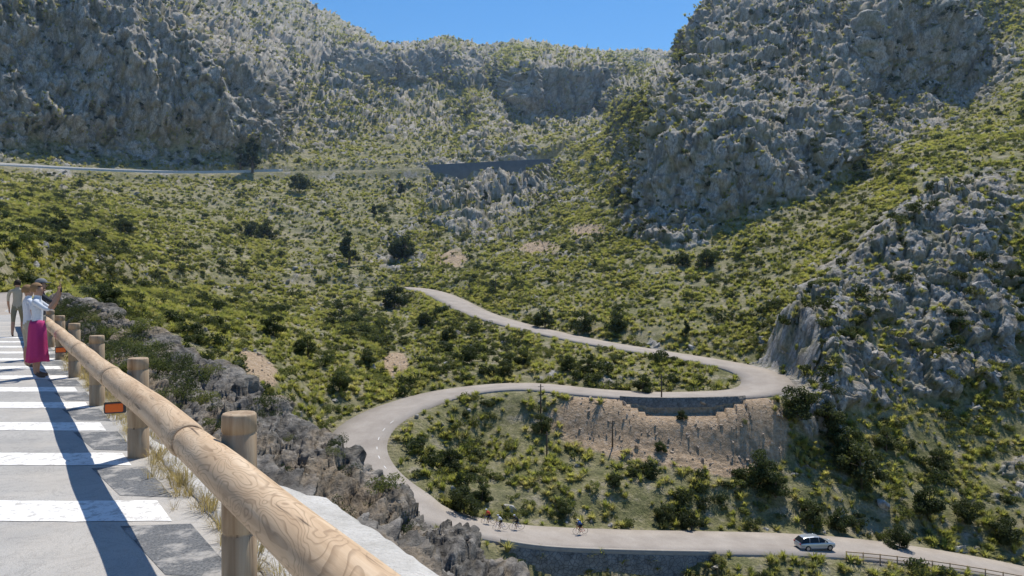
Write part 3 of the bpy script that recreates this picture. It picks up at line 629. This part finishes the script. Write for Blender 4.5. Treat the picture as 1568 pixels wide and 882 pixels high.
# ------------------------------------------------------------ car
M_CAR=simple('silver_car_paint',(.42,.46,.50),.28,.05,5,metal=.6); M_GLASS=simple('car_glass',(.02,.025,.03),.08,.1,5); M_TYRE=simple('tyre_rubber',(.02,.02,.02),.8,.2,20); M_RIM=simple('wheel_rim',(.4,.4,.42),.3,.1,20,metal=.8)
M_RED=simple('tail_lamp',(.5,.02,.02),.3,.1,20); M_LAMP=simple('head_lamp',(.7,.72,.75),.15,.1,20)
def car(loc,rz):
    e=empty('hatchback_car',loc,rz)
    xs=[-2.08,-2.02,-1.8,-1.4,-.9,-.3,.3,.85,1.2,1.7,1.98,2.08]
    belt=[.72,.90,.94,.95,.95,.94,.93,.92,.90,.83,.72,.60]; wid=[.68,.78,.84,.87,.88,.88,.88,.88,.87,.83,.74,.62]; bot=[.38,.28,.24,.22,.2,.2,.2,.2,.2,.22,.26,.34]
    vs=[]
    for x,b,w,g in zip(xs,belt,wid,bot):
        for (yy,zz) in ((-w*.9,g),(-w,g+.15),(-w,(g+b)/2),(-w*.97,b-.08),(-w*.86,b),(0,b+.03),(w*.86,b),(w*.97,b-.08),(w,(g+b)/2),(w,g+.15),(w*.9,g)): vs.append((x,yy,zz))
    f=[tuple(q) for q in grid_faces(12,11)]+[tuple(range(11)),tuple(range(121,132))[::-1]]
    me=bpy.data.meshes.new('body'); me.from_pydata(vs,[],f); me.materials.append(M_CAR); o=bpy.data.objects.new('body',me); link(o,e); o.modifiers.new('s','SUBSURF').render_levels=2
    gx=[(-1.98,.93,.74),(-1.62,1.36,.60),(-1.3,1.46,.57),(-.4,1.50,.58),(.2,1.47,.58),(.45,1.36,.60),(1.15,.93,.74)]
    vs=[]
    for x,h_,w in gx: vs+= [(x,-.78,.90),(x,-w,h_-.05),(x,-w*.8,h_),(x,w*.8,h_),(x,w,h_-.05),(x,.78,.90)]
    f=[tuple(q) for q in grid_faces(7,6)]; me=bpy.data.meshes.new('greenhouse'); me.from_pydata(vs,[],f); me.materials.append(M_GLASS); me.materials.append(M_CAR)
    for i,p_ in enumerate(me.polygons):
        c_=i%5; r_=i//5
        p_.material_index=1 if (c_ in (1,2,3) and 1<=r_<=4) else 0
    link(bpy.data.objects.new('greenhouse',me),e)
    for k,(x,sg) in enumerate([(-1.25,-1),(-1.25,1),(1.3,-1),(1.3,1)]):
        tube(f'tyre_{k}',[(x,sg*.70,.32),(x,sg*.73,.32),(x,sg*.88,.32),(x,sg*.90,.32)],[.28,.32,.32,.29],24,M_TYRE,e); tube(f'rim_{k}',[(x,sg*.885,.32),(x,sg*.907,.32)],[.2,.19],16,M_RIM,e)
    for sg in (-1,1):
        tube('pillar',[(-1.0,sg*.76,.93),(-.95,sg*.60,1.44)],.035,6,M_CAR,e); tube('pillar',[(0.1,sg*.76,.93),(.05,sg*.60,1.45)],.03,6,M_CAR,e)
        tube('head_lamp',[(1.85,sg*.62,.68),(2.04,sg*.52,.66)],[.10,.07],8,M_LAMP,e); tube('tail_lamp',[(-2.03,sg*.66,.80),(-2.09,sg*.6,.80)],[.10,.09],8,M_RED,e)
        tube('mirror',[(.72,sg*.86,.98),(.72,sg*1.0,1.0)],[.06,.08],8,M_CAR,e)
    return e
i=near(main,1236,835); p_=main[i]; t_=T[i]; n_=np.array([t_[1],-t_[0]])
car((p_[0]+n_[0]*1.2,p_[1]+n_[1]*1.2,p_[2]+.01),math.atan2(t_[1],t_[0]))
# ------------------------------------------------------------ people
SK=simple('skin',(.42,.25,.17),.6,.1,20)
def cloth(n,c): return simple(n,c,.85,.15,30,bump=.3)
C_WHITE=cloth('white_cloth',(.62,.66,.72)); C_PINK=cloth('pink_cloth',(.42,.04,.16)); C_BEIGE=cloth('beige_cloth',(.40,.36,.28)); C_KHAKI=cloth('khaki_cloth',(.22,.20,.13)); C_DARK=cloth('dark_cloth',(.03,.035,.045))
H_BL=cloth('blond_hair',(.26,.16,.08)); H_DK=cloth('dark_hair',(.03,.022,.018)); C_GREY=cloth('grey_cap_cloth',(.18,.19,.2)); C_SHOE=cloth('shoe',(.12,.09,.07)); C_RED=cloth('red_jersey',(.5,.05,.04)); C_BLUE=cloth('blue_jersey',(.05,.12,.35)); C_BLACK=cloth('black_lycra',(.015,.015,.018))
def figure(name,J,E,mats,loc,rz,scale=1.,root='pelvis'):
    names=list(J); me=bpy.data.meshes.new('body'); me.from_pydata([J[n][:3] for n in names],[(names.index(a),names.index(b)) for a,b,_ in E],[])
    o=bpy.data.objects.new('body_tmp',me); scn.collection.objects.link(o)
    o.modifiers.new('skin','SKIN')
    for i,n in enumerate(names):
        sv=me.skin_vertices[0].data[i]; sv.radius=J[n][3:5]; sv.use_root=(n==root)
    o.modifiers[0].use_smooth_shade=True
    m=o.modifiers.new('sub','SUBSURF'); m.levels=2; m.render_levels=2
    dg=bpy.context.evaluated_depsgraph_get(); ev=o.evaluated_get(dg); bme=bpy.data.meshes.new_from_object(ev)
    bpy.data.objects.remove(o)
    ml=list(dict.fromkeys(l for _,_,l in E)); bme.materials.clear()
    for l_ in ml: bme.materials.append(mats[l_])
    cen=np.array([p.center[:] for p in bme.polygons]); best=np.full(len(cen),9e9); lab=np.zeros(len(cen),int)
    for a,b,l_ in E:
        A_=np.array(J[a][:3]);B_=np.array(J[b][:3]); ab=B_-A_; t=np.clip(((cen-A_)@ab)/(ab@ab+1e-9),0,1); d=np.linalg.norm(cen-(A_+t[:,None]*ab),axis=1)/(.5*(J[a][3]+J[b][3]))
        k=d<best; best[k]=d[k]; lab[k]=ml.index(l_)
    bme.polygons.foreach_set('material_index',lab.astype(np.int32)); bme.polygons.foreach_set('use_smooth',np.ones(len(cen),bool))
    e=empty(name,loc,rz); e.scale=(scale,)*3; ob=bpy.data.objects.new('body',bme); link(ob,e); return e
def ball(name,c,r,mat,parent,seg=16,cut=None):
    bm=bmesh.new(); bmesh.ops.create_uvsphere(bm,u_segments=seg,v_segments=seg//2+2,radius=1)
    for v in bm.verts: v.co=Vector((v.co.x*r[0],v.co.y*r[1],v.co.z*r[2]))
    if cut:
        dl=[v for v in bm.verts if cut(v.co)]; bmesh.ops.delete(bm,geom=dl,context='VERTS')
    me=bpy.data.meshes.new(name); bm.to_mesh(me); bm.free(); me.materials.append(mat)
    for p in me.polygons: p.use_smooth=True
    o=bpy.data.objects.new(name,me); o.location=c; link(o,parent); return o
def hand(J,E,side,wr,d,up):
    wr=np.array(wr);d=np.array(d,float);d/=np.linalg.norm(d);up=np.array(up,float); lat=np.cross(d,up); lat/=np.linalg.norm(lat)
    pal=wr+d*.07; J[side+'palm']=(*pal,.034,.022); E.append((side+'wr',side+'palm','skin'))
    for i,(o_,L) in enumerate(zip((-.03,-.01,.01,.03),(.06,.075,.07,.055))):
        a=pal+d*.03+lat*o_; b=a+d*L*.55; c=b+d*L*.3-up*L*.35
        for n_,q,r_ in (('a',a,.010),('b',b,.009),('c',c,.007)): J[f'{side}f{i}{n_}']=(*q,r_,r_)
        E+= [(side+'palm',f'{side}f{i}a','skin'),(f'{side}f{i}a',f'{side}f{i}b','skin'),(f'{side}f{i}b',f'{side}f{i}c','skin')]
    sg=-1 if side=='L' else 1
    a=wr+d*.035+lat*.035*sg; b=a+d*.03+lat*.02*sg; J[side+'ta']=(*a,.011,.011); J[side+'tb']=(*b,.009,.009); E+=[(side+'palm',side+'ta','skin'),(side+'ta',side+'tb','skin')]
def stander(name,loc,face,H,mats,pose,hairm,female=False,skirt=None,cap=None,longhair=False):
    k=H/1.7; shw=.17 if female else .20
    J={'pelvis':(0,0,.93,.135,.10),'waist':(0,0,1.08,.115 if female else .13,.09),'chest':(0,.0,1.27,.145,.105),'nb':(0,-.01,1.41,.075,.065),'neck':(0,0,1.47,.052,.052),'head0':(0,.02,1.54,.072,.08),'head':(0,.015,1.61,.080,.095),'headt':(0,.005,1.67,.06,.07)}
    E=[('pelvis','waist','top'),('waist','chest','top'),('chest','nb','top'),('nb','neck','skin'),('neck','head0','skin'),('head0','head','skin'),('head','headt','skin')]
    st=.11 if pose=='walk' else 0
    for sd,sx in (('L',-1),('R',1)):
        st_=st*sx
        J[sd+'hip']=(sx*.09,0,.86,.095,.095); J[sd+'thm']=(sx*.095,st_*.7,.66,.078,.078); J[sd+'kn']=(sx*.095,st_*1.1+.01,.48,.056,.058); J[sd+'cf']=(sx*.095,st_*1.2-.02,.33,.052,.056); J[sd+'an']=(sx*.10,st_*1.6-.02,.09,.034,.036); J[sd+'ft']=(sx*.11,st_*1.6+.05,.04,.038,.03); J[sd+'toe']=(sx*.12,st_*1.6+.15,.03,.034,.022)
        E+=[('pelvis',sd+'hip','low'),(sd+'hip',sd+'thm','low'),(sd+'thm',sd+'kn','low'),(sd+'kn',sd+'cf','leg'),(sd+'cf',sd+'an','leg'),(sd+'an',sd+'ft','shoe'),(sd+'ft',sd+'toe','shoe')]
        J[sd+'sh']=(sx*shw,0,1.38,.055,.055)
        if pose=='photo':
            J[sd+'ua']=(sx*(shw+.03),.10,1.30,.047,.047); J[sd+'el']=(sx*(shw+.02),.20,1.24,.04,.04); J[sd+'fa']=(sx*(shw-.04),.28,1.37,.036,.036); J[sd+'wr']=(sx*.10,.34,1.50,.026,.026); hd=(-sx*.15,.15,1.)
        else:
            sw=-.10*sx if pose=='walk' else .03
            J[sd+'ua']=(sx*(shw+.05),sw*.3,1.24,.047,.047); J[sd+'el']=(sx*(shw+.07),sw*.7,1.10,.040,.040); J[sd+'fa']=(sx*(shw+.08),sw+.03,.98,.036,.036); J[sd+'wr']=(sx*(shw+.07),sw+.08,.85,.026,.026); hd=(0,.15,-1)
        E+=[('nb',sd+'sh','top'),(sd+'sh',sd+'ua','top'),(sd+'ua',sd+'el','sleeve'),(sd+'el',sd+'fa','skin'),(sd+'fa',sd+'wr','skin')]
        hand(J,E,sd,J[sd+'wr'][:3],hd,(sx,0,.01) if pose!='photo' else (0,1,0))
    e=figure(name,J,E,mats,loc,face,k)
    ball('hair',(0,-.012,1.625),(.095,.112,.115),hairm,e,20,cut=lambda c:(c.y>.045 and c.z<.035) or c.z<-.075 )
    if longhair: ball('hair_back',(0,-.06,1.53),(.08,.055,.12),hairm,e)
    ball('nose',(0,.117,1.595),(.013,.02,.02),SK,e,8)
    for sx in (-1,1):
        ball('eye',(sx*.032,.098,1.622),(.012,.008,.008),H_DK,e,8); ball('ear',(sx*.083,.01,1.60),(.012,.022,.032),SK,e,8)
    ball('mouth',(0,.102,1.555),(.026,.008,.006),C_PINK,e,8)
    if cap:
        ball('cap',(0,0,1.655),(.105,.118,.095),cap,e,20,cut=lambda c:c.z<0); ball('cap_brim',(0,.12,1.655),(.075,.08,.012),cap,e,14)
    if pose=='photo':
        ball('phone',(0,.385,1.60),(.085,.008,.045),C_BLACK,e,10)
    if skirt:
        n=48; vs=[]; zs=[1.04,.98,.90,.75,.58,.42,.29]; rs=[.125,.15,.165,.175,.185,.20,.215]
        for j,(z,rr) in enumerate(zip(zs,rs)):
            for i in range(n):
                a=2*math.pi*i/n; fo=1+.05*j/6*math.sin(a*9)+.03*j/6*math.sin(a*5+1); vs.append((math.cos(a)*rr*1.0*fo,math.sin(a)*rr*.82*fo,z+.01*math.sin(a*3)))
        fs=[(j*n+i,j*n+(i+1)%n,(j+1)*n+(i+1)%n,(j+1)*n+i) for j in range(len(zs)-1) for i in range(n)]
        o=mesh_np('skirt',vs,fs,[skirt],smooth=True,parent=e); m=o.modifiers.new('th','SOLIDIFY'); m.thickness=.006
    return e
def on(u,d): return ((u-CX)/F*d,d,0.004)
stander('woman_taking_photo',on(57,13.35),math.radians(-68),1.66,{'top':C_WHITE,'sleeve':C_WHITE,'skin':SK,'low':C_PINK,'leg':SK,'shoe':C_SHOE},'photo',H_BL,True,C_PINK)
stander('man_walking',on(27,23.4),math.radians(20),1.74,{'top':C_BEIGE,'sleeve':C_BEIGE,'skin':SK,'low':C_KHAKI,'leg':SK,'shoe':C_SHOE},'walk',H_DK)
stander('person_in_cap',on(63,16.6),math.radians(-60),1.74,{'top':C_DARK,'sleeve':C_DARK,'skin':SK,'low':C_BEIGE,'leg':SK,'shoe':C_SHOE},'photo',H_DK,False,None,C_GREY)
stander('woman_standing',on(43,14.8),math.radians(-40),1.62,{'top':C_WHITE,'sleeve':SK,'skin':SK,'low':C_BEIGE,'leg':SK,'shoe':C_SHOE},'stand',H_BL,True)
def cyclist(u,v,lat,jersey):
    i=near(main,u,v+14); p=main[i]; t_=T[i]; n_=np.array([t_[1],-t_[0]]); loc=(p[0]-n_[0]*lat,p[1]-n_[1]*lat,p[2]+.012); rz=math.atan2(-t_[1],-t_[0])
    e=empty('bicycle',loc,rz)
    for k,x in enumerate((-.5,.5)):
        pts=[(x+.33*math.cos(a),0,.345+.33*math.sin(a)) for a in np.linspace(0,2*math.pi,25)]; tube(f'wheel_{k}',pts,.018,6,C_BLACK,e,caps=False)
        for q in range(8): a=q*math.pi/8; tube(f'spoke_{k}_{q}',[(x-.32*math.cos(a),0,.345-.32*math.sin(a)),(x+.32*math.cos(a),0,.345+.32*math.sin(a))],.003,4,M_RIM,e)
    for k,(a,b) in enumerate([((-.5,.345),(-.05,.28)),((-.5,.345),(-.17,.78)),((-.17,.78),(-.05,.28)),((-.05,.28),(.40,.72)),((-.17,.75),(.38,.80)),((.38,.86),(.5,.345)),((-.2,.92),(-.05,.28))]):
        tube(f'frame_{k}',[(a[0],0,a[1]),(b[0],0,b[1])],.018,6,C_RED if jersey is C_BLUE else C_BLUE,e)
    tube('handlebar',[(.42,-.21,.90),(.42,.21,.90)],.014,6,C_BLACK,e); ball('saddle',(-.2,0,.95),(.13,.06,.03),C_BLACK,e,10)
    J={'pelvis':(-.18,0,1.03,.12,.13),'waist':(-.06,0,1.17,.11,.12),'chest':(.10,0,1.31,.12,.14),'neck':(.20,0,1.40,.055,.055),'head':(.27,0,1.50,.085,.08),'headt':(.28,0,1.58,.06,.06)}
    E=[('pelvis','waist','top'),('waist','chest','top'),('chest','neck','top'),('neck','head','skin'),('head','headt','skin')]
    for sd,sy,ft in (('L',1,(.02,.14)),('R',-1,(-.12,.42))):
        J[sd+'hip']=(-.14,sy*.1,.98,.085,.085); kz=.62 if sy>0 else .80; J[sd+'kn']=(.17,sy*.11,kz,.055,.055); J[sd+'an']=(ft[0],sy*.11,ft[1]+.04,.035,.035); J[sd+'toe']=(ft[0]+.15,sy*.11,ft[1]+.01,.03,.025)
        J[sd+'sh']=(.13,sy*.18,1.34,.052,.052); J[sd+'el']=(.27,sy*.21,1.12,.038,.038); J[sd+'wr']=(.40,sy*.19,.95,.026,.026)
        E+=[('pelvis',sd+'hip','low'),(sd+'hip',sd+'kn','low'),(sd+'kn',sd+'an','skin'),(sd+'an',sd+'toe','shoe'),('chest',sd+'sh','top'),(sd+'sh',sd+'el','top'),(sd+'el',sd+'wr','skin')]
        hand(J,E,sd,J[sd+'wr'][:3],(1,0,-.3),(0,0,1))
    f=figure('cyclist',J,E,{'top':jersey,'skin':SK,'low':C_BLACK,'shoe':C_SHOE},loc,rz)
    ball('helmet',(.28,0,1.57),(.13,.09,.085),C_WHITE,f,14,cut=lambda c:c.z<-.02)
cyclist(758,798,2.0,C_RED); cyclist(766,800,.6,C_WHITE); cyclist(800,803,1.6,C_DARK); cyclist(902,808,1.6,C_BLUE)
# ------------------------------------------------------------ haze, sky, sun, camera
hz=bpy.data.materials.new('air_haze'); hz.use_nodes=True; t=hz.node_tree; t.nodes.clear(); o_=t.nodes.new('ShaderNodeOutputMaterial'); vsn=t.nodes.new('ShaderNodeVolumeScatter'); vsn.inputs['Color'].default_value=(.42,.66,1,1); vsn.inputs['Density'].default_value=.00019; vsn.inputs['Anisotropy'].default_value=.3; t.links.new(vsn.outputs[0],o_.inputs['Volume'])
bm=bmesh.new(); bmesh.ops.create_cube(bm,size=1)
for v in bm.verts: v.co=Vector((v.co.x*2400,v.co.y*1150+695,v.co.z*370+150))
me=bpy.data.meshes.new('air_haze'); bm.to_mesh(me); bm.free(); me.materials.append(hz); link(bpy.data.objects.new('air_haze',me))
EL,AZ=math.radians(62),math.radians(20)
w=bpy.data.worlds.new('World'); scn.world=w; w.use_nodes=True; nt=w.node_tree; bg=nt.nodes['Background']; sky=nt.nodes.new('ShaderNodeTexSky'); sky.sky_type='NISHITA'; sky.sun_disc=False; sky.sun_elevation=EL; sky.sun_rotation=AZ; sky.altitude=1200; sky.ozone_density=3.; sky.dust_density=.2; sky.air_density=1.0
hs=nt.nodes.new('ShaderNodeHueSaturation'); hs.inputs['Saturation'].default_value=1.28; nt.links.new(sky.outputs[0],hs.inputs['Color'])
nt.links.new(hs.outputs[0],bg.inputs[0]); bg.inputs[1].default_value=.15
sd=bpy.data.lights.new('sun','SUN'); sd.energy=5.0; sd.angle=math.radians(.5); sd.color=(1,.95,.87); so_=bpy.data.objects.new('sun',sd); link(so_)
dirv=Vector((math.sin(AZ)*math.cos(EL),math.cos(AZ)*math.cos(EL),math.sin(EL))); so_.rotation_euler=dirv.to_track_quat('Z','Y').to_euler()
cd=bpy.data.cameras.new('camera'); cd.sensor_width=36; cd.lens=36*F/1568; cd.clip_end=6000; cd.clip_start=.05
co_=bpy.data.objects.new('camera',cd); co_.location=(0,0,EYE); co_.rotation_euler=(math.radians(90-.5),0,0); link(co_); scn.camera=co_
print('done',time.time()-T0)
